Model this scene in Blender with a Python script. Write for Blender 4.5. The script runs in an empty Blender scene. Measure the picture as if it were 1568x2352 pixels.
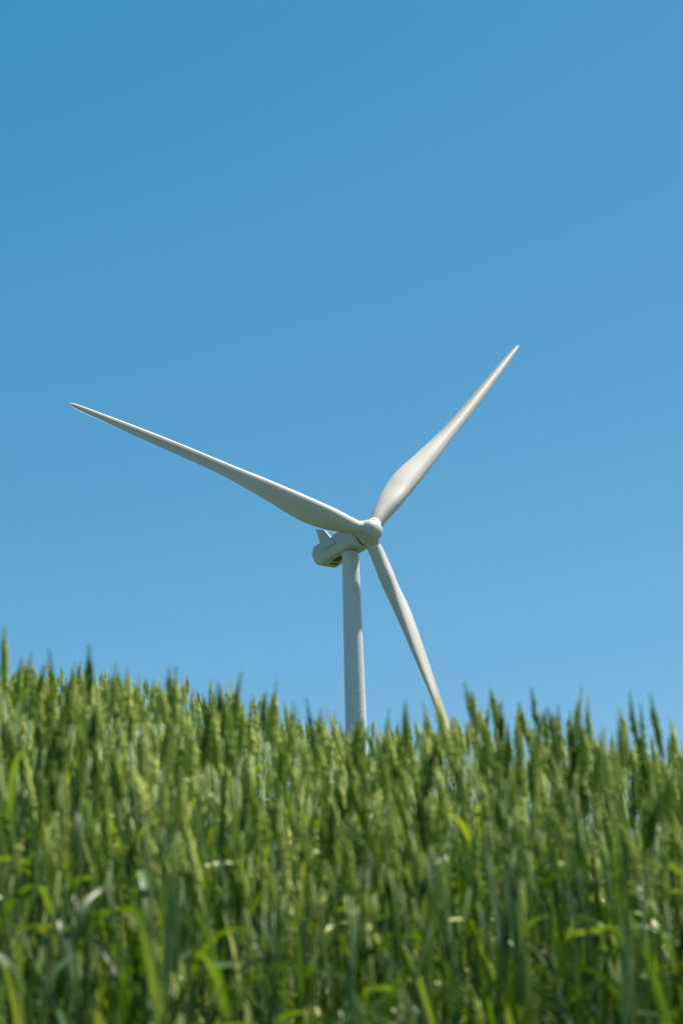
import bpy, bmesh, math, random
import numpy as np
from mathutils import Vector, Matrix

R = math.radians
scene = bpy.context.scene

# ------------------------------------------------------------------ camera, sky, sun, exposure
CAM_PITCH, CAM_ROLL = R(18.25), R(-1.84)
F_PX = 8021.0                                  # focal length in pixels of a 2731 px wide picture
SUN_AZ, SUN_EL = R(68), R(64)                  # azimuth to the right of the view direction (+y), elevation

cam_d = bpy.data.cameras.new("camera")
cam = bpy.data.objects.new("camera", cam_d)
scene.collection.objects.link(cam)
scene.camera = cam
c_fw = Vector((0, math.cos(CAM_PITCH), math.sin(CAM_PITCH)))
u0 = Vector((0, -math.sin(CAM_PITCH), math.cos(CAM_PITCH)))
r0 = Vector((1, 0, 0))
c_ri = r0 * math.cos(CAM_ROLL) + u0 * math.sin(CAM_ROLL)
c_up = u0 * math.cos(CAM_ROLL) - r0 * math.sin(CAM_ROLL)
cam.matrix_world = Matrix((
    (c_ri.x, c_up.x, -c_fw.x, 0), (c_ri.y, c_up.y, -c_fw.y, 0), (c_ri.z, c_up.z, -c_fw.z, 0), (0, 0, 0, 1)))
cam_d.sensor_fit = 'HORIZONTAL'
cam_d.sensor_width = 24.0
cam_d.lens = F_PX / 2731.0 * 24.0
cam_d.clip_start, cam_d.clip_end = 0.05, 8000
cam_d.dof.use_dof = True
cam_d.dof.focus_distance = 231.0
cam_d.dof.aperture_fstop = 6.5

world = bpy.data.worlds.new("World")
scene.world = world
world.use_nodes = True
wn, wl = world.node_tree.nodes, world.node_tree.links
wn.clear()
sky = wn.new('ShaderNodeTexSky')
sky.sky_type = 'NISHITA'
sky.sun_disc = False
sky.sun_elevation = SUN_EL
sky.sun_rotation = SUN_AZ
sky.altitude = 300
sky.air_density = 1.0
sky.dust_density = 0.2
sky.ozone_density = 2.0
bg = wn.new('ShaderNodeBackground')
bg.inputs['Strength'].default_value = 0.05
# the photograph's colour rendering of a deep blue summer sky: a little more contrast per channel
sep = wn.new('ShaderNodeSeparateColor'); com = wn.new('ShaderNodeCombineColor')
wl.new(sky.outputs[0], sep.inputs[0])
for ch, (gain, off) in enumerate(((1.18, -.98), (1.06, .58), (1.00, 1.42))):
    ma = wn.new('ShaderNodeMath'); ma.operation = 'MULTIPLY_ADD'
    ma.inputs[1].default_value, ma.inputs[2].default_value = gain, off
    mxm = wn.new('ShaderNodeMath'); mxm.operation = 'MAXIMUM'; mxm.inputs[1].default_value = .15
    wl.new(sep.outputs[ch], ma.inputs[0]); wl.new(ma.outputs[0], mxm.inputs[0]); wl.new(mxm.outputs[0], com.inputs[ch])
wo = wn.new('ShaderNodeOutputWorld')
wl.new(com.outputs[0], bg.inputs['Color'])
wl.new(bg.outputs[0], wo.inputs['Surface'])

sun_d = bpy.data.lights.new("sun", 'SUN')
sun_d.energy = 5.0
sun_d.angle = R(0.53)
sun_d.color = (1.0, 0.91, 0.77)
sun = bpy.data.objects.new("sun", sun_d)
scene.collection.objects.link(sun)
sun_dir = Vector((math.sin(SUN_AZ) * math.cos(SUN_EL), math.cos(SUN_AZ) * math.cos(SUN_EL), math.sin(SUN_EL)))
sun.rotation_euler = sun_dir.to_track_quat('Z', 'Y').to_euler()

scene.view_settings.view_transform = 'Standard'
scene.view_settings.look = 'None'
scene.view_settings.exposure = 1.0
scene.view_settings.gamma = 1.0
scene.render.engine = 'CYCLES'
scene.cycles.use_denoising = True
scene.cycles.max_bounces = 8
scene.cycles.transmission_bounces = 6

# ------------------------------------------------------------------ helpers
def link(o, parent=None):
    scene.collection.objects.link(o)
    if parent is not None:
        o.parent = parent
    return o

def tag(o, label=None, cat=None, group=None, kind=None):
    if label: o['label'] = label
    if cat: o['category'] = cat
    if group: o['group'] = group
    if kind: o['kind'] = kind
    return o

def mesh_from(name, V, F, mats, smooth=True, midx=None, tint=None):
    me = bpy.data.meshes.new(name)
    me.from_pydata([tuple(v) for v in V], [], [tuple(f) for f in F])
    for m in mats: me.materials.append(m)
    me.polygons.foreach_set('use_smooth', [smooth] * len(me.polygons))
    if midx is not None: me.polygons.foreach_set('material_index', midx)
    if tint is not None:
        a = me.attributes.new('tint', 'FLOAT', 'POINT'); a.data.foreach_set('value', tint)
    me.update()
    return me

def grid_faces(nu, nv, close_v=True, off=0):
    F = []
    for i in range(nu - 1):
        for j in range(nv if close_v else nv - 1):
            a, b = i * nv + j, i * nv + (j + 1) % nv
            F.append((off + a, off + b, off + b + nv, off + a + nv))
    return F

def pchip(kx, ky, x):
    kx, ky = np.asarray(kx, float), np.asarray(ky, float)
    h = np.diff(kx); d = np.diff(ky) / h; m = np.zeros_like(ky)
    for i in range(1, len(kx) - 1):
        if d[i - 1] * d[i] > 0:
            w1, w2 = 2 * h[i] + h[i - 1], h[i] + 2 * h[i - 1]
            m[i] = (w1 + w2) / (w1 / d[i - 1] + w2 / d[i])
    m[0], m[-1] = d[0], d[-1]
    i = np.clip(np.searchsorted(kx, x) - 1, 0, len(h) - 1)
    t = np.clip((x - kx[i]) / h[i], 0, 1); H = h[i]; t2 = t * t; t3 = t2 * t
    return (2*t3 - 3*t2 + 1) * ky[i] + (t3 - 2*t2 + t) * H * m[i] + (-2*t3 + 3*t2) * ky[i + 1] + (t3 - t2) * H * m[i + 1]

# ------------------------------------------------------------------ materials
def new_mat(name):
    m = bpy.data.materials.new(name); m.use_nodes = True
    nt = m.node_tree
    return m, nt.nodes, nt.links, nt.nodes['Principled BSDF']

def noise(N, L, scale, detail=4, coord='Object', stretch=None):
    tc = N.new('ShaderNodeTexCoord'); n = N.new('ShaderNodeTexNoise')
    n.inputs['Scale'].default_value = scale; n.inputs['Detail'].default_value = detail
    if stretch:
        mp = N.new('ShaderNodeMapping'); mp.inputs['Scale'].default_value = stretch
        L.new(tc.outputs[coord], mp.inputs['Vector']); L.new(mp.outputs[0], n.inputs['Vector'])
    else:
        L.new(tc.outputs[coord], n.inputs['Vector'])
    return n

def ramp(N, L, src, stops):
    r = N.new('ShaderNodeValToRGB')
    el = r.color_ramp.elements
    el[0].position, el[0].color = stops[0][0], (*stops[0][1], 1)
    el[1].position, el[1].color = stops[-1][0], (*stops[-1][1], 1)
    for p, c in stops[1:-1]:
        e = el.new(p); e.color = (*c, 1)
    L.new(src, r.inputs['Fac'])
    return r

def paint(name, col, dirt, rough=0.42, scale=0.6, stretch=(1, 1, 0.12), lo=0.3, hi=0.62):
    m, N, L, P = new_mat(name)
    n = noise(N, L, scale, 6, stretch=stretch)
    r = ramp(N, L, n.outputs['Fac'], [(lo, dirt), (hi, col)])
    L.new(r.outputs[0], P.inputs['Base Color'])
    P.inputs['Roughness'].default_value = rough
    n2 = noise(N, L, 9.0, 3)
    mr = N.new('ShaderNodeMapRange'); mr.inputs['To Min'].default_value = rough - .06; mr.inputs['To Max'].default_value = rough + .1
    L.new(n2.outputs['Fac'], mr.inputs['Value']); L.new(mr.outputs[0], P.inputs['Roughness'])
    return m

M_BLADE = paint('blade_paint', (.53, .505, .465), (.485, .46, .42), .45, .5, (1, 1, 1))
M_TOWER = paint('tower_paint', (.57, .60, .625), (.52, .55, .575), .55, 1.6, (1, 1, .06))
M_NAC = paint('nacelle_paint', (.50, .50, .485), (.45, .45, .43), .48, .9, (1, 1, 1))
M_SEAM = new_mat('dark_seal_and_shade'); M_SEAM[3].inputs['Base Color'].default_value = (.03, .032, .035, 1); M_SEAM = M_SEAM[0]
def vent_mat():
    m, N, L, P = new_mat('vent_grille_metal')
    w = N.new('ShaderNodeTexWave'); tc = N.new('ShaderNodeTexCoord')
    w.inputs['Scale'].default_value = 9; w.bands_direction = 'Y'
    L.new(tc.outputs['Object'], w.inputs['Vector'])
    r = ramp(N, L, w.outputs['Fac'], [(.3, (.012, .013, .012)), (.75, (.075, .078, .07))])
    L.new(r.outputs[0], P.inputs['Base Color']); P.inputs['Roughness'].default_value = .6
    return m
M_VENT = vent_mat()

def plant_mat(name, stops, trans_stops, trans_fac, rough, spec=.5, mottling=60.):
    """diffuse + translucent + gloss; tint varies per stalk (mesh attribute + object random)"""
    m, N, L, P = new_mat(name)
    out = N['Material Output']
    at = N.new('ShaderNodeAttribute'); at.attribute_name = 'tint'
    oi = N.new('ShaderNodeObjectInfo')
    a = N.new('ShaderNodeMath'); a.operation = 'MULTIPLY_ADD'; a.inputs[1].default_value = .55
    sub = N.new('ShaderNodeMath'); sub.operation = 'SUBTRACT'; sub.inputs[1].default_value = .5
    L.new(oi.outputs['Random'], sub.inputs[0]); L.new(sub.outputs[0], a.inputs[0]); L.new(at.outputs['Fac'], a.inputs[2])
    n = noise(N, L, mottling, 3)
    b = N.new('ShaderNodeMath'); b.operation = 'MULTIPLY_ADD'; b.inputs[1].default_value = .5
    s2 = N.new('ShaderNodeMath'); s2.operation = 'SUBTRACT'; s2.inputs[1].default_value = .5
    L.new(n.outputs['Fac'], s2.inputs[0]); L.new(s2.outputs[0], b.inputs[0]); L.new(a.outputs[0], b.inputs[2])
    r1 = ramp(N, L, b.outputs[0], stops); r2 = ramp(N, L, b.outputs[0], trans_stops)
    L.new(r1.outputs[0], P.inputs['Base Color'])
    P.inputs['Roughness'].default_value = rough
    P.inputs['Specular IOR Level'].default_value = spec
    t = N.new('ShaderNodeBsdfTranslucent'); L.new(r2.outputs[0], t.inputs['Color'])
    mx = N.new('ShaderNodeMixShader'); mx.inputs[0].default_value = trans_fac
    L.new(P.outputs[0], mx.inputs[1]); L.new(t.outputs[0], mx.inputs[2]); L.new(mx.outputs[0], out.inputs['Surface'])
    return m

M_LEAF = plant_mat('wheat_leaf',  # tint stops spread wide to paint sun-and-shade contrast into the crop
    [(0.0, (.006, .028, .001)), (.38, (.035, .10, .004)), (.68, (.12, .215, .10)), (1.0, (.38, .43, .10))],  # waxy blue-green stop also stands in for sky reflected off the leaves
    [(0.0, (.02, .08, .001)), (.5, (.15, .28, .003)), (1.0, (.33, .42, .012))], .33, .46, .45)
M_STEM = plant_mat('wheat_stem',  # dark and pale ends pushed apart, deepening shade by colour
    [(0.0, (.015, .05, .006)), (.5, (.095, .17, .035)), (1.0, (.30, .37, .10))],
    [(0.0, (.06, .16, .01)), (1.0, (.22, .30, .03))], .08, .5, .25)
M_EAR = plant_mat('wheat_ear',  # ear tints range from painted shade to sunlit pale
    [(0.0, (.04, .09, .004)), (.45, (.22, .31, .030)), (1.0, (.55, .59, .15))],
    [(0.0, (.12, .24, .01)), (1.0, (.46, .52, .06))], .16, .6, .15, 140.)

def ground_mat():
    m, N, L, P = new_mat('field_soil')
    n = noise(N, L, 7., 8)
    r = ramp(N, L, n.outputs['Fac'], [(.3, (.035, .026, .016)), (.55, (.075, .055, .034)), (.75, (.07, .075, .03))])
    g = noise(N, L, .05, 5)
    r2 = ramp(N, L, g.outputs['Fac'], [(.35, (.02, .042, .008)), (.7, (.036, .058, .014))])
    geo = N.new('ShaderNodeNewGeometry'); sp = N.new('ShaderNodeSeparateXYZ'); L.new(geo.outputs['Position'], sp.inputs[0])
    mr = N.new('ShaderNodeMapRange'); mr.inputs['From Min'].default_value = 10; mr.inputs['From Max'].default_value = 14
    L.new(sp.outputs['Y'], mr.inputs['Value'])
    mx = N.new('ShaderNodeMix'); mx.data_type = 'RGBA'
    L.new(mr.outputs[0], mx.inputs['Factor']); L.new(r.outputs[0], mx.inputs['A']); L.new(r2.outputs[0], mx.inputs['B'])
    L.new(mx.outputs['Result'], P.inputs['Base Color']); P.inputs['Roughness'].default_value = .95
    bp = N.new('ShaderNodeBump'); bp.inputs['Strength'].default_value = .6; bp.inputs['Distance'].default_value = .04
    L.new(n.outputs['Fac'], bp.inputs['Height']); L.new(bp.outputs[0], P.inputs['Normal'])
    return m
M_GROUND = ground_mat()

# ------------------------------------------------------------------ terrain
Y_CREST = 3.9            # where the bank of the field rounds off
CROP_H = 0.90             # usual height of an ear tip above the soil
SK_X = [-200, 0, 200, 400, 560, 700, 850, 1000, 1090, 1250, 1400, 1568, 1800]      # 1568 px wide picture
SK_Y = [1480, 1515, 1530, 1552, 1580, 1625, 1648, 1640, 1600, 1612, 1635, 1660, 1680]

def pix_dir(px, py):       # direction of a picture point (1568 px wide scale) in the world
    f = F_PX * 1568 / 2731
    d = c_fw + c_ri * ((px - 784) / f) + c_up * ((1176 - py) / f)
    return d

_cx, _cz = [], []
for px, py in zip(SK_X, SK_Y):
    d = pix_dir(px, py); d = d * (Y_CREST / d.y)
    _cx.append(d.x); _cz.append(d.z)

def crest_top(x):
    return float(pchip(_cx, _cz, np.clip(x, _cx[0], _cx[-1])))

TOWER_XY = (0.8707, 223.256)
TOWER_BASE_Z = 2.6

def ground_z(x, y):
    near = crest_top(x) - CROP_H
    t = y - Y_CREST
    s = 0.31
    if t < -1.5:                                   # foot of the bank, then the verge the picture is taken from
        u = min(1.0, (-1.5 - t) / 1.2); u = u * u * (3 - 2 * u)
        z = (near - s * 1.5) * (1 - u) + (-.85) * u
    elif t < 0:
        z = near + s * t
    elif t < 4.0:                                   # the field runs on uphill at the grazing angle
        z = near + (near + CROP_H) / Y_CREST * .91 * t
    else:
        q = (near + CROP_H) / Y_CREST * .91
        z = near + q * 4.0 + q * 2.0 * (1 - math.exp(-(t - 4.0) / 2.0))
    if y > 10:
        u = min(1.0, (y - 10) / 209.0); u = u * u * (3 - 2 * u)
        z = z * (1 - u) + TOWER_BASE_Z * u
    return z

def spaced(lo, hi, fine_lo, fine_hi, step):
    a = list(np.arange(fine_lo, fine_hi + 1e-6, step))
    d = step; v = fine_hi
    while v < hi: d *= 1.28; v += d; a.append(min(v, hi))
    d = step; v = fine_lo
    while v > lo: d *= 1.28; v -= d; a.insert(0, max(v, lo))
    return a
gx = spaced(-3000, 3000, -3, 3, .15); gy = spaced(-1500, 5000, -1, 11.5, .15)
rg = random.Random(5)
GV = [(x, y, ground_z(x, y) + (rg.uniform(-.012, .012) if abs(x) < 4 and -2 < y < 9 else 0)) for y in gy for x in gx]
GF = grid_faces(len(gy), len(gx), False)
ground = link(bpy.data.objects.new('ground', mesh_from('ground', GV, GF, [M_GROUND])))
tag(ground, 'brown soil bank of the field rising under the wheat', 'ground', kind='structure')

# ------------------------------------------------------------------ wind turbine
HUB = Vector((2.9816, 220.3564, 70.0310))
AXN = Vector((0.58596072, -0.80483961, 0.09425091)).normalized()      # rotor axis, pointing upwind
SIDE = Vector((0, 0, 1)).cross(AXN).normalized()
UPN = AXN.cross(SIDE)

turbine = link(bpy.data.objects.new('wind_turbine', None))
turbine.location = (*TOWER_XY, TOWER_BASE_Z)
tag(turbine, 'white three-bladed wind turbine standing behind the wheat field against the blue sky', 'wind turbine')

def part(name, me, parent=turbine, frame=None):
    """a part whose mesh data is in its own frame (a world matrix)"""
    o = link(bpy.data.objects.new(name, me), parent)
    pw = WORLD[parent.name]
    o.matrix_parent_inverse = Matrix.Identity(4)
    o.matrix_basis = pw.inverted() @ frame
    WORLD[o.name] = frame
    return o
WORLD = {turbine.name: Matrix.Translation(turbine.location)}

# tower: a slightly tapering steel tube with welded rings
TOP_Z = 68.66
def tower_r(z): return (1.93 + .025 * (TOP_Z - z)) / 2
zs = []
H_T = TOP_Z - TOWER_BASE_Z
rows = [(z, tower_r(TOWER_BASE_Z + z)) for z in np.linspace(0, H_T, 30)]
NT = 96
def ring(z, r): return [(r * math.cos(2 * math.pi * j / NT), r * math.sin(2 * math.pi * j / NT), z) for j in range(NT)]
TV, TF = [], []
TV += ring(-.6, rows[0][1])
for z, r in rows: TV += ring(z, r)
TF += grid_faces(len(rows) + 1, NT)
z = 2.1
while z < H_T - .5:                                   # weld beads between the rolled plates
    r = tower_r(TOWER_BASE_Z + z); o_ = len(TV)
    for dz, dr in ((-.022, -.01), (-.018, .007), (.018, .007), (.022, -.01)): TV += ring(z + dz, r + dr)
    TF += grid_faces(4, NT, True, o_)
    z += 2.36
tower = part('tower', mesh_from('tower', TV, TF, [M_TOWER]), frame=Matrix.Translation((*TOWER_XY, TOWER_BASE_Z)))
# dark yaw ring where the tower meets the nacelle
def lathe(rows, n):
    V = [(r * math.cos(2 * math.pi * j / n), r * math.sin(2 * math.pi * j / n), z) for z, r in rows for j in range(n)]
    return V, grid_faces(len(rows), n)
V, F = lathe([(-.02, .9), (-.02, 1.0), (.26, 1.03), (.30, .9)], 64)
part('yaw_ring', mesh_from('yaw_ring', V, F, [M_SEAM]), tower, Matrix.Translation((*TOWER_XY, TOP_Z)))

# nacelle frame: x = rotor axis (forward), y = side, z = up
NF = Matrix((
    (AXN.x, SIDE.x, UPN.x, HUB.x), (AXN.y, SIDE.y, UPN.y, HUB.y), (AXN.z, SIDE.z, UPN.z, HUB.z), (0, 0, 0, 1)))

def nac_section(a):
    """half width, bottom, top, corner exponents at axial position a"""
    t = np.clip((a + 9.12) / .85, 0, 1)                  # tail rounded in side view
    e = math.sqrt(max(0.0, 1 - (1 - t) ** 2))
    f = np.clip((-.45 - a) / 1.5, 0, 1); f = f * f * (3 - 2 * f)     # front meets the round spinner
    hw = 1.55 * f + 1.66 * (1 - f)
    mid = .25
    top = mid + (1.40 - mid) * (.32 + .68 * e)
    bot = mid + (-1.10 - mid) * (.32 + .68 * e)
    bot = bot * f + (-1.66) * (1 - f)
    top = top * f + 1.66 * (1 - f)
    return hw, bot, top, f
NAV = []; NA = 96
A_LIST = [-9.12 + .85 * (1 - math.cos(math.pi / 2 * i / 13)) for i in range(14)] + list(np.linspace(-8.1, -2.3, 14)) + list(np.linspace(-2.1, -.45, 9))
for a in A_LIST:
    hw, bot, top, fr = nac_section(a)
    cz, hh = (top + bot) / 2, (top - bot) / 2
    for j in range(NA):
        th = 2 * math.pi * j / NA
        cs, sn = math.cos(th), math.sin(th)
        ex = 2 / (2 + 11.0 * fr)
        y = math.copysign(abs(cs) ** ex, cs) * hw
        zz = math.copysign(abs(sn) ** ex, sn) * hh
        # the lower part tucks in
        low = max(0.0, min(1.0, (-zz / hh + .1) / 1.1))
        y *= 1 - .17 * fr * low ** 1.5
        NAV.append((a, y, cz + zz))
NFc = grid_faces(len(A_LIST), NA)
NAV.append((-9.12, 0, .25)); c0 = len(NAV) - 1
NFc += [(c0, (j + 1) % NA, j) for j in range(NA)]
base = (len(A_LIST) - 1) * NA
NAV.append((-.45, 0, 0)); c1 = len(NAV) - 1
NFc += [(c1, base + j, base + (j + 1) % NA) for j in range(NA)]
nacelle = part('nacelle', mesh_from('nacelle', NAV, NFc, [M_NAC]), frame=NF)

def prism(poly, y0, y1, bevel=.03):
    """poly of (x, z) extruded from y0 to y1, edges bevelled"""
    bm = bmesh.new()
    a = [bm.verts.new((x, y0, z)) for x, z in poly]
    f = bm.faces.new(a)
    ret = bmesh.ops.extrude_face_region(bm, geom=[f])
    for v in [g for g in ret['geom'] if isinstance(g, bmesh.types.BMVert)]:
        v.co.y = y1
    bmesh.ops.recalc_face_normals(bm, faces=bm.faces)
    bmesh.ops.bevel(bm, geom=list(bm.edges), offset=bevel, segments=2, affect='EDGES')
    me = bpy.data.meshes.new('prism'); bm.to_mesh(me); bm.free()
    return me

# two swept-back fins on the tail of the nacelle, one each side
for s in (-1, 1):
    me = prism([(-6.55, .08), (-4.2, .02), (-6.05, 2.35), (-7.85, 3.2), (-7.15, 1.1)], s * 1.50, s * 1.68)
    me.materials.append(M_NAC); me.name = 'side_fin'
    part('side_fin', me, nacelle, NF)
# crossbar with a small sensor between the fins, roof hatch
V, F = lathe([(-1.5, .035), (1.5, .035)], 10)
bar = part('sensor_bar', mesh_from('sensor_bar', V, F, [M_SEAM]), nacelle, NF @ Matrix.Translation((-6.55, 0, 2.35)) @ Matrix.Rotation(R(90), 4, 'X'))
V, F = lathe([(0, .03), (.8, .03), (.82, .11), (1.02, .11), (1.05, .02)], 12)
part('wind_sensor', mesh_from('wind_sensor', V, F, [M_NAC]), nacelle, NF @ Matrix.Translation((-5.5, -.6, 1.35)))
me = prism([(-4.6, 1.36), (-2.9, 1.36), (-2.9, 1.47), (-4.6, 1.47)], -.8, .8, .03)
me.materials.append(M_NAC); me.name = 'roof_hatch'
part('roof_hatch', me, nacelle, NF)

# grilles in the nacelle floor behind the tower
for x0, x1, y0, y1 in ((-6.75, -5.05, -.55, .35), (-7.75, -6.95, -.25, .35), (-7.75, -6.95, .40, .75)):
    me = prism([(x0, -1.10), (x1, -1.10), (x1, -1.06), (x0, -1.06)], y0, y1, .008)
    me.materials.append(M_VENT); me.name = 'floor_grille'
    part('floor_grille', me, nacelle, NF)
for x, y in ((-5.6, -.85), (-8.1, -.8), (-7.9, .95), (-1.7, .2), (-4.9, -.95)):
    V, F = lathe([(0, .001), (0, .09), (.03, .09)], 14)
    part('drain_hole', mesh_from('drain_hole', V, F, [M_SEAM]), nacelle, NF @ Matrix.Translation((x, y, -1.095)))

# rotor phase of the three blades, measured from up towards SIDE
PHASES = [R(-78.6 + 120 * k) for k in range(3)]
# spinner: rounded nose with a collar for each blade
bd = [np.array((0, math.sin(a), math.cos(a))) for a in PHASES]
SV = []; NU, NVv = 96, 128
def spin_base(d):
    # superellipsoid of revolution about x
    ax, rad = d[0], math.hypot(d[1], d[2])
    if ax >= 0: p = 2.4; L_ = 1.84; Rr = 1.41
    else: p = 5.0; L_ = .36; Rr = 1.41
    return (abs(ax / L_) ** p + abs(rad / Rr) ** p) ** (-1 / p)
for i in range(NU):
    th = math.pi * (i + .5) / NU
    for j in range(NVv):
        ph = 2 * math.pi * j / NVv
        d = np.array((math.cos(th), math.sin(th) * math.cos(ph), math.sin(th) * math.sin(ph)))
        r = spin_base(d)
        best = 0.0
        for b in bd:
            c = float(d @ b)
            if c > .2:
                sn = math.sqrt(max(1e-9, 1 - c * c))
                cyl = ((1.66 / c) ** -8 + (.80 / sn) ** -8) ** (-1 / 8)
                best = max(best, cyl)
        r = (r ** 9 + best ** 9) ** (1 / 9)
        r = min(r, .36 / max(1e-6, -d[0])) if d[0] < 0 else r
        v = d * r
        fl_ = 1 + .17 * min(1, max(0, (.55 - v[0]) / .9)) ** 1.3       # skirt flares towards the nacelle
        SV.append((v[0], v[1] * fl_, v[2] * fl_))
SF = grid_faces(NU, NVv)
SV.append((1.84, 0, 0)); SF += [(len(SV) - 1, (j + 1) % NVv, j) for j in range(NVv)]
SV.append((-.36, 0, 0)); bb = (NU - 1) * NVv; SF += [(len(SV) - 1, bb + j, bb + (j + 1) % NVv) for j in range(NVv)]
spinner = part('spinner', mesh_from('spinner', SV, SF, [M_NAC]), frame=NF)
V, F = lathe([(-.47, 1.40), (-.47, 1.60), (-.33, 1.60), (-.33, 1.40)], 72)
part('gap_shade_ring', mesh_from('gap_shade_ring', V, F, [M_SEAM]), spinner, NF @ Matrix.Rotation(R(90), 4, 'Y'))  # dark ring painting the shadow of the gap between spinner and nacelle

# blades: chord, thickness, twist and pitch-axis stations along the radius
KN = [1.6, 3.5, 6, 9, 14, 21, 29, 36, 39.3, 40.0]
CH = [1.60, 2.15, 2.727, 2.975, 2.411, 1.572, 1.267, .855, .53, .10]
TH = [1, .78, .62, .42, .32, .25, .21, .18, .165, .16]
TK = [3.5, 9, 16, 25, 40]; TW = [R(v) for v in (24, 17.5, 10.5, 7, 2)]
AK = [1.6, 3.5, 9, 16, 25, 40]; AX = [.50, .41, .319, .39, .477, .432]
CONE, PRE = R(4.0), -1.567
RS = np.concatenate([np.linspace(1.55, 9, 22), np.linspace(9.8, 36, 34), [37, 38, 38.8, 39.4, 39.8, 39.95, 40.0]])
NP = 64
def blade_mesh():
    c = pchip(KN, CH, RS); th = pchip(KN, TH, RS)
    tw = pchip(TK, TW, np.clip(RS, 3.5, 40)); ax = pchip(AK, AX, np.clip(RS, 1.6, 40))
    bl = np.clip((RS - 2.0) / 6, 0, 1); bl = bl * bl * (3 - 2 * bl)
    V = []
    for i, r in enumerate(RS):
        out = r * math.sin(CONE) + PRE * (r / 40) ** 2
        for j in range(NP):
            p = 2 * math.pi * j / NP
            u, v = math.cos(p), math.sin(p)
            x = (1 - u) / 2
            yt = 2.6 * 1.93 * (.2969 * math.sqrt(x) - .126 * x - .3516 * x**2 + .2843 * x**3 - .1015 * x**4)
            ya = yt if v >= 0 else -yt
            y = ((1 - bl[i]) * v * .5 + bl[i] * ya) * th[i]
            # aft-loaded camber: hollow towards the trailing edge on the upwind face
            cam = bl[i] * (.018 * math.sin(math.pi * x ** .9) + AFT[i] * 4 * max(0, x - .40) * (1 - x))
            y -= cam
            e, g = c[i] * (ax[i] - x), c[i] * y
            t_ = e * math.cos(tw[i]) - g * math.sin(tw[i])
            n_ = e * math.sin(tw[i]) + g * math.cos(tw[i]) + out
            # frame: x = axis, y = direction of turning, z = along the blade
            V.append((n_, t_, r * math.cos(CONE)))
    F = grid_faces(len(RS), NP)
    F.append(tuple(range(NP))); n = (len(RS) - 1) * NP; F.append(tuple(n + j for j in reversed(range(NP))))
    return mesh_from('blade', V, F, [M_BLADE])
AFT = np.interp(RS, [9, 15, 24, 40], [.03, .06, .17, .17])
blade_me = blade_mesh()
V, F = lathe([(1.64, .60), (1.64, .72), (1.68, .745), (1.77, .745), (1.81, .72), (1.81, .60)], 48)
collar_me = mesh_from('root_collar', V, F, [M_NAC])
for a in PHASES:
    rad = (UPN * math.cos(a) + SIDE * math.sin(a)).normalized()
    tan = rad.cross(AXN)
    m = Matrix(((AXN.x, tan.x, rad.x, HUB.x), (AXN.y, tan.y, rad.y, HUB.y), (AXN.z, tan.z, rad.z, HUB.z), (0, 0, 0, 1)))
    b = part('blade', blade_me, frame=m)
    part('root_collar', collar_me, b, m)

# ------------------------------------------------------------------ wheat
def frame_along(P):
    """tangents and a stable normal for a polyline"""
    T = np.gradient(P, axis=0); T /= np.linalg.norm(T, axis=1)[:, None]
    N = []
    n = np.array((1.0, 0, 0)); n -= T[0] * (n @ T[0]); n /= np.linalg.norm(n)
    for t in T:
        n = n - t * (n @ t); n /= np.linalg.norm(n); N.append(n.copy())
    N = np.array(N)
    return T, N, np.cross(T, N)

def tube(P, rad, ns):
    T, N, B = frame_along(P)
    V = []
    for i in range(len(P)):
        for j in range(ns):
            a = 2 * math.pi * j / ns
            V.append(P[i] + rad[i] * (math.cos(a) * N[i] + math.sin(a) * B[i]))
    F = grid_faces(len(P), ns)
    F.append(tuple((len(P) - 1) * ns + j for j in range(ns)))
    return V, F

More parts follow.
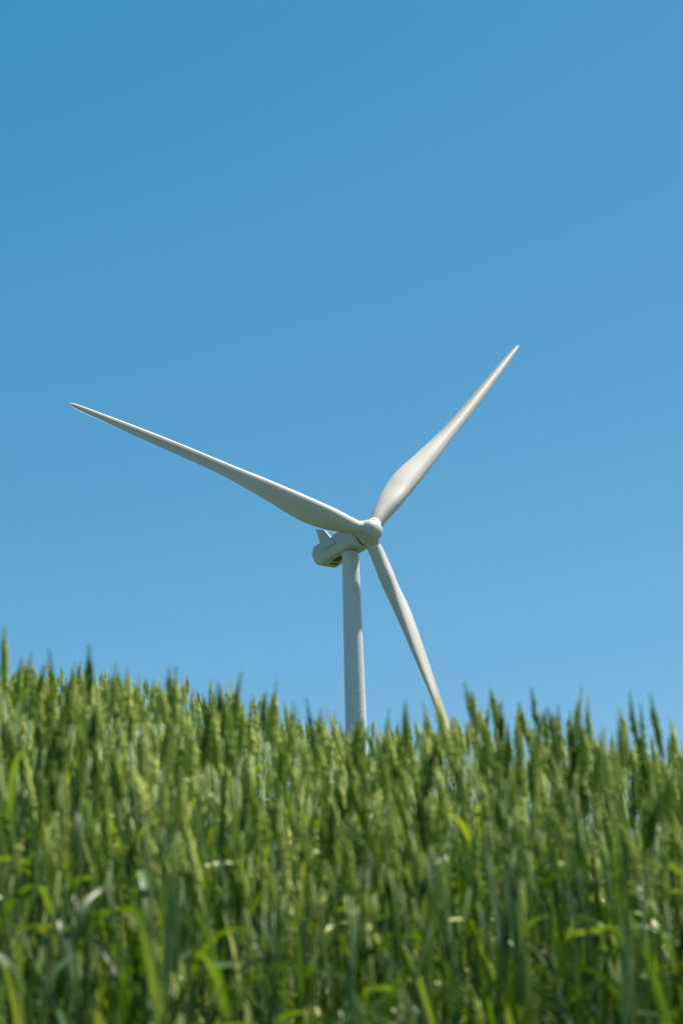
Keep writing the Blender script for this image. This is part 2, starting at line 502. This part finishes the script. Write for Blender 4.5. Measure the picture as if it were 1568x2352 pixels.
def make_stalk(seed, low=False):
    """geometry of one wheat stalk: stem, ear and leaves; base at the origin, ear tip near z = CROP_H"""
    rn = random.Random(seed)
    h = CROP_H - rn.uniform(.070, .115)
    lean = np.array((rn.gauss(-.03, .035), rn.gauss(0, .035)))
    tt = np.linspace(0, 1, 6 if low else 10)
    P = np.stack([lean[0] * tt**2, lean[1] * tt**2, h * tt], -1)
    nodes = [.18, .38, .62]
    rad = .0027 - .0013 * tt
    for q in nodes:
        rad = rad + .0009 * np.exp(-((tt - q) / .03) ** 2)
    stem = tube(P, rad, 4 if low else 6)
    # ear
    d = P[-1] - P[-2]; d /= np.linalg.norm(d)
    L_ = CROP_H - h + rn.uniform(-.008, .012)
    side = np.array((math.cos(s := rn.uniform(0, 6.28)), math.sin(s), 0)); side -= d * (side @ d); side /= np.linalg.norm(side)
    oth = np.cross(d, side)
    bend = side * rn.uniform(-.12, .12) + oth * rn.uniform(-.12, .12)
    EV, EF = [], []
    ns = 9 if low else 11
    segs = [(0.0, .25), (.3, .85), (.62, 1.0), (.88, .62), (1.0, .12)] if not low else [(0.0, .3), (.45, 1.0), (1.0, .12)]
    nr = 4 if low else 6
    for k in range(2 * ns + 1):
        f = k / (2 * ns)
        c = P[-1] + d * L_ * f * .9 + bend * L_ * f * f
        dd = d + 2 * bend * f; dd /= np.linalg.norm(dd)
        sz = (.6 + .5 * math.sin(math.pi * min(1, f + .15))) * (1 if f < .6 else 1 - .35 * (f - .6) / .4)
        if k == 2 * ns: o = np.zeros(3); tip = dd
        else:
            o = side * (1 if k % 2 else -1); o = o + oth * rn.uniform(-.55, .55)
            tip = dd + o * .22; tip = tip / np.linalg.norm(tip)
        l_ = .0145 * sz * rn.uniform(.9, 1.15); w_ = .0035 * sz
        c = c + o * .0019 * sz
        n1 = np.cross(tip, oth if abs(tip @ oth) < .9 else side); n1 /= np.linalg.norm(n1); n2 = np.cross(tip, n1)
        off = len(EV)
        for q, rr in segs:
            for j in range(nr):
                a = 2 * math.pi * j / nr
                EV.append(c + tip * l_ * q + w_ * rr * (math.cos(a) * n1 + 1.15 * math.sin(a) * n2))
        EF += grid_faces(len(segs), nr, True, off)
        EF.append(tuple(off + (len(segs) - 1) * nr + j for j in range(nr)))
        # short awn at the glume tip
        if not low and rn.random() < .8:
            b0 = len(EV); al = rn.uniform(.003, .011) * (1.4 if f > .8 else 1)
            q = c + tip * l_
            EV += [q + n1 * .0006, q - n1 * .0006, q + (tip + dd * .6) / 1.6 * al]
            EF.append((b0, b0 + 1, b0 + 2))
    # leaves
    leaves = []
    az0 = rn.uniform(0, 6.28)
    spec = [(.64 + rn.uniform(-.03, .10), rn.uniform(.17, .26), .0125), (.47 + rn.uniform(-.05, .05), rn.uniform(.18, .27), .0118),
            (.30 + rn.uniform(-.05, .05), rn.uniform(.16, .24), .0105)]
    for k, (q, ln, wd) in enumerate(spec):
        az = az0 + math.pi * k + rn.gauss(0, .5)
        i0 = np.array([np.interp(q, tt, P[:, m]) for m in range(3)])
        out = np.array((math.cos(az), math.sin(az), 0))
        el = rn.uniform(1.28, 1.55)                  # starting angle above horizontal
        droop = rn.choice([rn.uniform(.0, .25), rn.uniform(.0, .4), rn.uniform(.1, .7), rn.uniform(.3, 1.0), rn.uniform(1.0, 2.4)])
        kink = rn.uniform(.4, .8) if rn.random() < .24 else None
        tw0, tw1 = rn.uniform(-.3, .3), rn.uniform(-1.6, 1.6)
        n = 6 if low else 11
        pts = [i0]; ang = el
        for s_ in range(1, n):
            f = s_ / (n - 1)
            ang = el - droop * f ** 1.6 - (rn.uniform(.8, 1.3) if kink and f > kink else 0)
            st = ln / (n - 1)
            pts.append(pts[-1] + st * (out * math.cos(ang) + np.array((0, 0, 1)) * math.sin(ang)))
        pts = np.array(pts)
        T = np.gradient(pts, axis=0); T /= np.linalg.norm(T, axis=1)[:, None]
        lat0 = np.array((-math.sin(az), math.cos(az), 0))
        LV = []
        for s_ in range(n):
            f = s_ / (n - 1)
            w = wd * .5 * min(1, .45 + f * 4) * (1 - max(0, f - .35) ** 1.7 / (.65 ** 1.7) * .97)
            a = tw0 + tw1 * f
            nor = np.cross(T[s_], lat0)
            lat = lat0 * math.cos(a) + nor * math.sin(a); nn = np.cross(lat, T[s_])
            fold = .28 * w
            LV += [pts[s_] - lat * w - nn * fold, pts[s_] + nn * 0, pts[s_] + lat * w - nn * fold]
        leaves.append((LV, grid_faces(n, 3, False)))
    return stem, (EV, EF), leaves

N_PROTO = 18
protos = [make_stalk(100 + i) for i in range(N_PROTO)]
ear_tips = [max(p[1][0], key=lambda v: v[2]) for p in protos]
leaf_top = [max(v[2] for l in p[2] for v in l[0]) for p in protos]
bare_ear = sorted(range(N_PROTO), key=lambda i: leaf_top[i] - ear_tips[i][2])[:8]      # ears that stand clear of their leaves
protos_low = [make_stalk(300 + i, True) for i in range(12)]

rw = random.Random(21)
def project(v):
    f = F_PX * 1568 / 2731
    z = v.dot(c_fw)
    return 784 + f * v.dot(c_ri) / z, 1176 - f * v.dot(c_up) / z, z

# (x, y of the ear tip in a 1568 px wide picture, distance, lean to the left in radians, label)
SKYLINE = [
    (10, 1440, 3.9, .14, 'tallest wheat stalk, at the far left edge, its ear highest against the sky'),
    (52, 1500, 4.2, .0, 'wheat stalk with a faint ear tip just right of the tallest stalk'),
    (76, 1496, 4.3, .0, 'right one of two close wheat ears beside the tallest stalk'),
    (113, 1486, 4.1, .04, 'wheat stalk with a dark pointed ear between the left edge and the lone tall ear'),
    (206, 1478, 4.2, .0, 'tall lone wheat stalk with a straight dark ear standing clear above the left crop'),
    (176, 1518, 4.3, .05, 'pale wheat stalk with its ear just left of the lone tall ear'),
    (252, 1555, 4.4, .03, 'short wheat stalk just right of the lone tall ear on the left'),
    (297, 1527, 4.4, .0, 'wheat stalk with a thin ear, second right of the lone tall ear'),
    (320, 1550, 4.5, .04, 'wheat stalk with a stubby pale ear left of the twin ears under the left blade'),
    (388, 1520, 4.3, .10, 'left one of two touching wheat ears under the middle of the left blade'),
    (404, 1524, 4.3, .0, 'right one of two touching wheat ears under the middle of the left blade'),
    (500, 1566, 4.5, .0, 'left one of three evenly spaced thin wheat ears between the left crop and the tower'),
    (527, 1562, 4.5, .0, 'middle one of three evenly spaced thin wheat ears between the left crop and the tower'),
    (558, 1545, 4.4, -.03, 'right and tallest one of three thin wheat ears between the left crop and the tower'),
    (612, 1582, 4.5, .0, 'wheat stalk with a broad pale ear standing alone left of the tower'),
    (677, 1605, 4.6, .02, 'low dark wheat ear in the dip of the skyline left of the tower'),
    (702, 1600, 4.6, .09, 'wheat stalk whose ear leans left in the dip of the skyline left of the tower'),
    (748, 1624, 4.6, .05, 'low wheat stalk with its ear tip just left of the tower'),
    (815, 1645, 4.5, .0, 'pale yellow wheat stalk with a broad ear in front of the tower'),
    (838, 1652, 4.7, .0, 'low wheat stalk with its ear in front of the lit right side of the tower'),
    (896, 1624, 4.6, .0, 'wheat stalk with a blunt ear just right of the tower'),
    (930, 1612, 4.5, .02, 'wheat stalk with a broad spiky ear midway between the tower and the lowest blade'),
    (967, 1616, 4.6, .03, 'thin wheat stalk with its ear just left of the lowest blade'),
    (1000, 1596, 4.4, .02, 'stout green wheat stalk whose ear covers the lowest blade'),
    (1063, 1568, 4.5, .16, 'left one of a leaning pair of wheat ears right of the lowest blade'),
    (1082, 1576, 4.5, .15, 'right one of a leaning pair of wheat ears right of the lowest blade'),
    (1121, 1572, 4.5, .05, 'tall straight dark wheat ear next right of the leaning pair'),
    (1155, 1612, 4.6, .0, 'short yellowish wheat ear between two taller ears right of the lowest blade'),
    (1218, 1574, 4.4, .0, 'wheat stalk with a dark peaked ear, tallest in the right middle of the field'),
    (1190, 1608, 4.6, .03, 'wheat stalk with a rounded ear just left of the dark peaked ear'),
    (1255, 1622, 4.6, .05, 'low wheat stalk right of the dark peaked ear'),
    (1281, 1618, 4.6, -.02, 'wheat stalk with a small ear left of the gap in the right skyline'),
    (1337, 1580, 4.5, .03, 'tall dark wheat ear just right of the gap in the right skyline'),
    (1352, 1604, 4.6, .06, 'wheat ear close behind the tall dark ear right of the skyline gap'),
    (1416, 1622, 4.6, .0, 'wheat stalk with a blunt ear left of the crossing ears near the right edge'),
    (1447, 1588, 4.4, .17, 'wheat ear leaning left, first of the three crossing ears near the right edge'),
    (1470, 1612, 4.6, -.02, 'upright wheat ear, middle of the three crossing ears near the right edge'),
    (1487, 1590, 4.4, .20, 'wheat ear leaning left, last of the three crossing ears near the right edge'),
    (1531, 1642, 4.6, .06, 'low wheat stalk with its ear close to the right edge'),
]
stalks = []      # (x, y, scale_z, rotz, tilt_x, tilt_y, special label)
for px, py, dist, lean, lab in SKYLINE:
    dist *= Y_CREST / 4.75
    d = pix_dir(px, py - 10); d = d * (dist / d.y)      # the thin tip fades in the blur
    bx = d.x + math.tan(lean) * CROP_H
    gz = ground_z(bx, dist)
    stalks.append(dict(tip=d, x=bx, y=dist, s=(d.z - gz) / (CROP_H * math.cos(lean)), rz=rw.uniform(-.5, .5) + (math.pi if rw.random() < .5 else 0), lean=(-lean, rw.gauss(0, .02)), label=lab))

def front_y(x):            # near edge of the crop
    return 2.80 + .3 * x if x < 0 else 2.80 + .12 * x
cell = .058
y = 2.1
while y < 8.6:
    half = .19 * y + 1.3
    step = cell * (1 if y < 4.6 else 1.2 if y < 6.2 else 1.7)
    x = -half
    while x < half:
        xx, yy = x + rw.uniform(-.026, .026), y + rw.uniform(-.026, .026)
        x += step
        if abs(xx) > .19 * yy + .45 and rw.random() < .45: continue      # thinner beside the frame
        if yy < front_y(xx) + rw.uniform(-.12, .10): continue
        s = rw.gauss(.97, .055)
        if rw.random() < .30: s -= rw.uniform(.08, .36)          # short tillers
        lean = rw.gauss(.05 if xx > .1 else .02, .055)
        # keep the crop under the skyline of the photograph's ears
        gz = ground_z(xx, yy)
        tip = Vector((xx - math.tan(lean) * CROP_H * s, yy, gz + CROP_H * s))
        px, py, _ = project(tip)
        env = float(np.interp(px, SK_X, SK_Y)) - 6 + abs(rw.gauss(0, 34))
        if py < env:
            d = pix_dir(px, env); s = (d.z / d.y * yy - gz) / CROP_H
        if s < .5: continue
        stalks.append(dict(x=xx, y=yy, s=s, rz=rw.uniform(0, 6.283), lean=(-lean, rw.gauss(0, .05)), label=None))
    y += step

for st in stalks:
    st['p'] = rw.choice(bare_ear) if st['label'] else rw.randrange(N_PROTO)
    tipl = Vector(ear_tips[st['p']])
    st['w'] = .9 + .1 * st['s'] + rw.uniform(-.06, .1)
    rot = Matrix.Rotation(st['lean'][0], 4, 'Y') @ Matrix.Rotation(st['lean'][1], 4, 'X') @ Matrix.Rotation(st['rz'], 4, 'Z') @ Matrix.Diagonal((st['w'], st['w'], st['s'], 1))
    if st['label']:                                     # an ear of the skyline: its tip stands where it shows
        off = rot @ tipl
        st['x'], st['y'] = st['tip'].x - off.x, st['tip'].y - off.y
        gz = ground_z(st['x'], st['y']) - .012
        k_ = (st['tip'].z - gz) / off.z
        rot = rot @ Matrix.Diagonal((1, 1, k_, 1))
        off = rot @ tipl
        st['x'], st['y'] = st['tip'].x - off.x, st['tip'].y - off.y
    gz = ground_z(st['x'], st['y']) - .012
    st['m'] = m = Matrix.Translation((st['x'], st['y'], gz)) @ rot
    st['px'], st['py'], st['d'] = project(m @ tipl)

# the 300 that show largest are things of their own; the rest is one mass
cand = [i for i, s in enumerate(stalks) if s['label'] is None and -15 < s['px'] < 1583 and s['py'] < 2300]
cand.sort(key=lambda i: stalks[i]['d'])
single = [i for i, s in enumerate(stalks) if s['label']] + cand[:300 - len(SKYLINE)]
single_set = set(single)

pm = []
for i, (st, ear, lv) in enumerate(protos):
    t0 = (i * .381) % 1.0
    t0 = .1 + .8 * t0
    sm = mesh_from('wheat_stem', st[0], st[1], [M_STEM], tint=[t0] * len(st[0]))
    em = mesh_from('wheat_ear', ear[0], ear[1], [M_EAR], smooth=True, tint=[t0] * len(ear[0]))
    lm = [mesh_from('wheat_leaf', l[0], l[1], [M_LEAF], tint=[min(1, t0 + (.12 if k == 2 else 0))] * len(l[0])) for k, l in enumerate(lv)]
    pm.append((sm, em, lm))

def zone(px, py):
    hz = 'by the left edge' if px < 260 else 'left of the tower' if px < 740 else 'below the tower' if px < 1080 else 'right of the lowest blade' if px < 1380 else 'by the right edge'
    vz = 'just under the skyline' if py < 1800 else 'halfway down the crop' if py < 2020 else 'low in the front'
    return vz, hz
for n_, i in enumerate(single):
    s = stalks[i]
    root = link(bpy.data.objects.new('wheat_stalk', None))
    root.empty_display_size = .05
    root.matrix_world = s['m']
    if s['label']:
        tag(root, s['label'], 'wheat stalk', 'wheat ears standing against the sky')
    else:
        vz, hz = zone(s['px'], s['py'])
        tag(root, 'green wheat stalk %s, %s' % (vz, hz), 'wheat stalk', 'wheat stalks %s %s' % (vz, hz))
    sm, em, lm = pm[s['p']]
    link(bpy.data.objects.new('stem', sm), root)
    link(bpy.data.objects.new('ear', em), root)
    for l in lm: link(bpy.data.objects.new('leaf', l), root)

# the mass
def flat(proto):
    V, tri_idx, mi, tk = [], [], [], []
    off = 0; F = []
    st, ear, lv = proto
    for (vv, ff), m_, dt in [(st, 0, 0), (ear, 1, 0)] + [(l, 2, .12 if k == 2 else 0) for k, l in enumerate(lv)]:
        V += list(vv); F += [tuple(off + q for q in f) for f in ff]; mi += [m_] * len(ff); tk += [dt] * len(vv)
        off += len(vv)
    V = np.array(V, float)
    lens = np.array([len(f) for f in F]); loops = np.concatenate([np.array(f) for f in F])
    return V, lens, loops, np.array(mi), np.array(tk)
fh = [flat(p) for p in protos]; fl = [flat(p) for p in protos_low]
Vs, Ls, Lp, Mi, Tn = [], [], [], [], []
off = 0
for i, s in enumerate(stalks):
    if i in single_set: continue
    V, lens, loops, mi, tk = fh[s['p']] if s['y'] < 4.0 else rw.choice(fl)
    m = np.array(s['m'])
    Vs.append(V @ m[:3, :3].T + m[:3, 3]); Ls.append(lens); Lp.append(loops + off); Mi.append(mi)
    Tn.append(np.clip(rw.uniform(0.0, .95) + tk, 0, 1)); off += len(V)
Vs, Ls, Lp, Mi, Tn = map(np.concatenate, (Vs, Ls, Lp, Mi, Tn))
me = bpy.data.meshes.new('wheat_crop')
me.vertices.add(len(Vs)); me.vertices.foreach_set('co', Vs.ravel().astype(np.float32))
me.loops.add(len(Lp)); me.loops.foreach_set('vertex_index', Lp.astype(np.int32))
me.polygons.add(len(Ls)); me.polygons.foreach_set('loop_start', np.concatenate([[0], np.cumsum(Ls)[:-1]]).astype(np.int32))
for m_ in (M_STEM, M_EAR, M_LEAF): me.materials.append(m_)
me.polygons.foreach_set('material_index', Mi.astype(np.int32))
me.polygons.foreach_set('use_smooth', np.ones(len(Ls), bool))
a = me.attributes.new('tint', 'FLOAT', 'POINT'); a.data.foreach_set('value', Tn.astype(np.float32))
me.update(calc_edges=True); me.validate()
crop = link(bpy.data.objects.new('wheat_crop', me))
tag(crop, 'dense mass of green wheat filling the field behind the nearer stalks', 'crop', kind='stuff')
print('stalks', len(stalks), 'singles', len(single), 'faces', len(Ls))
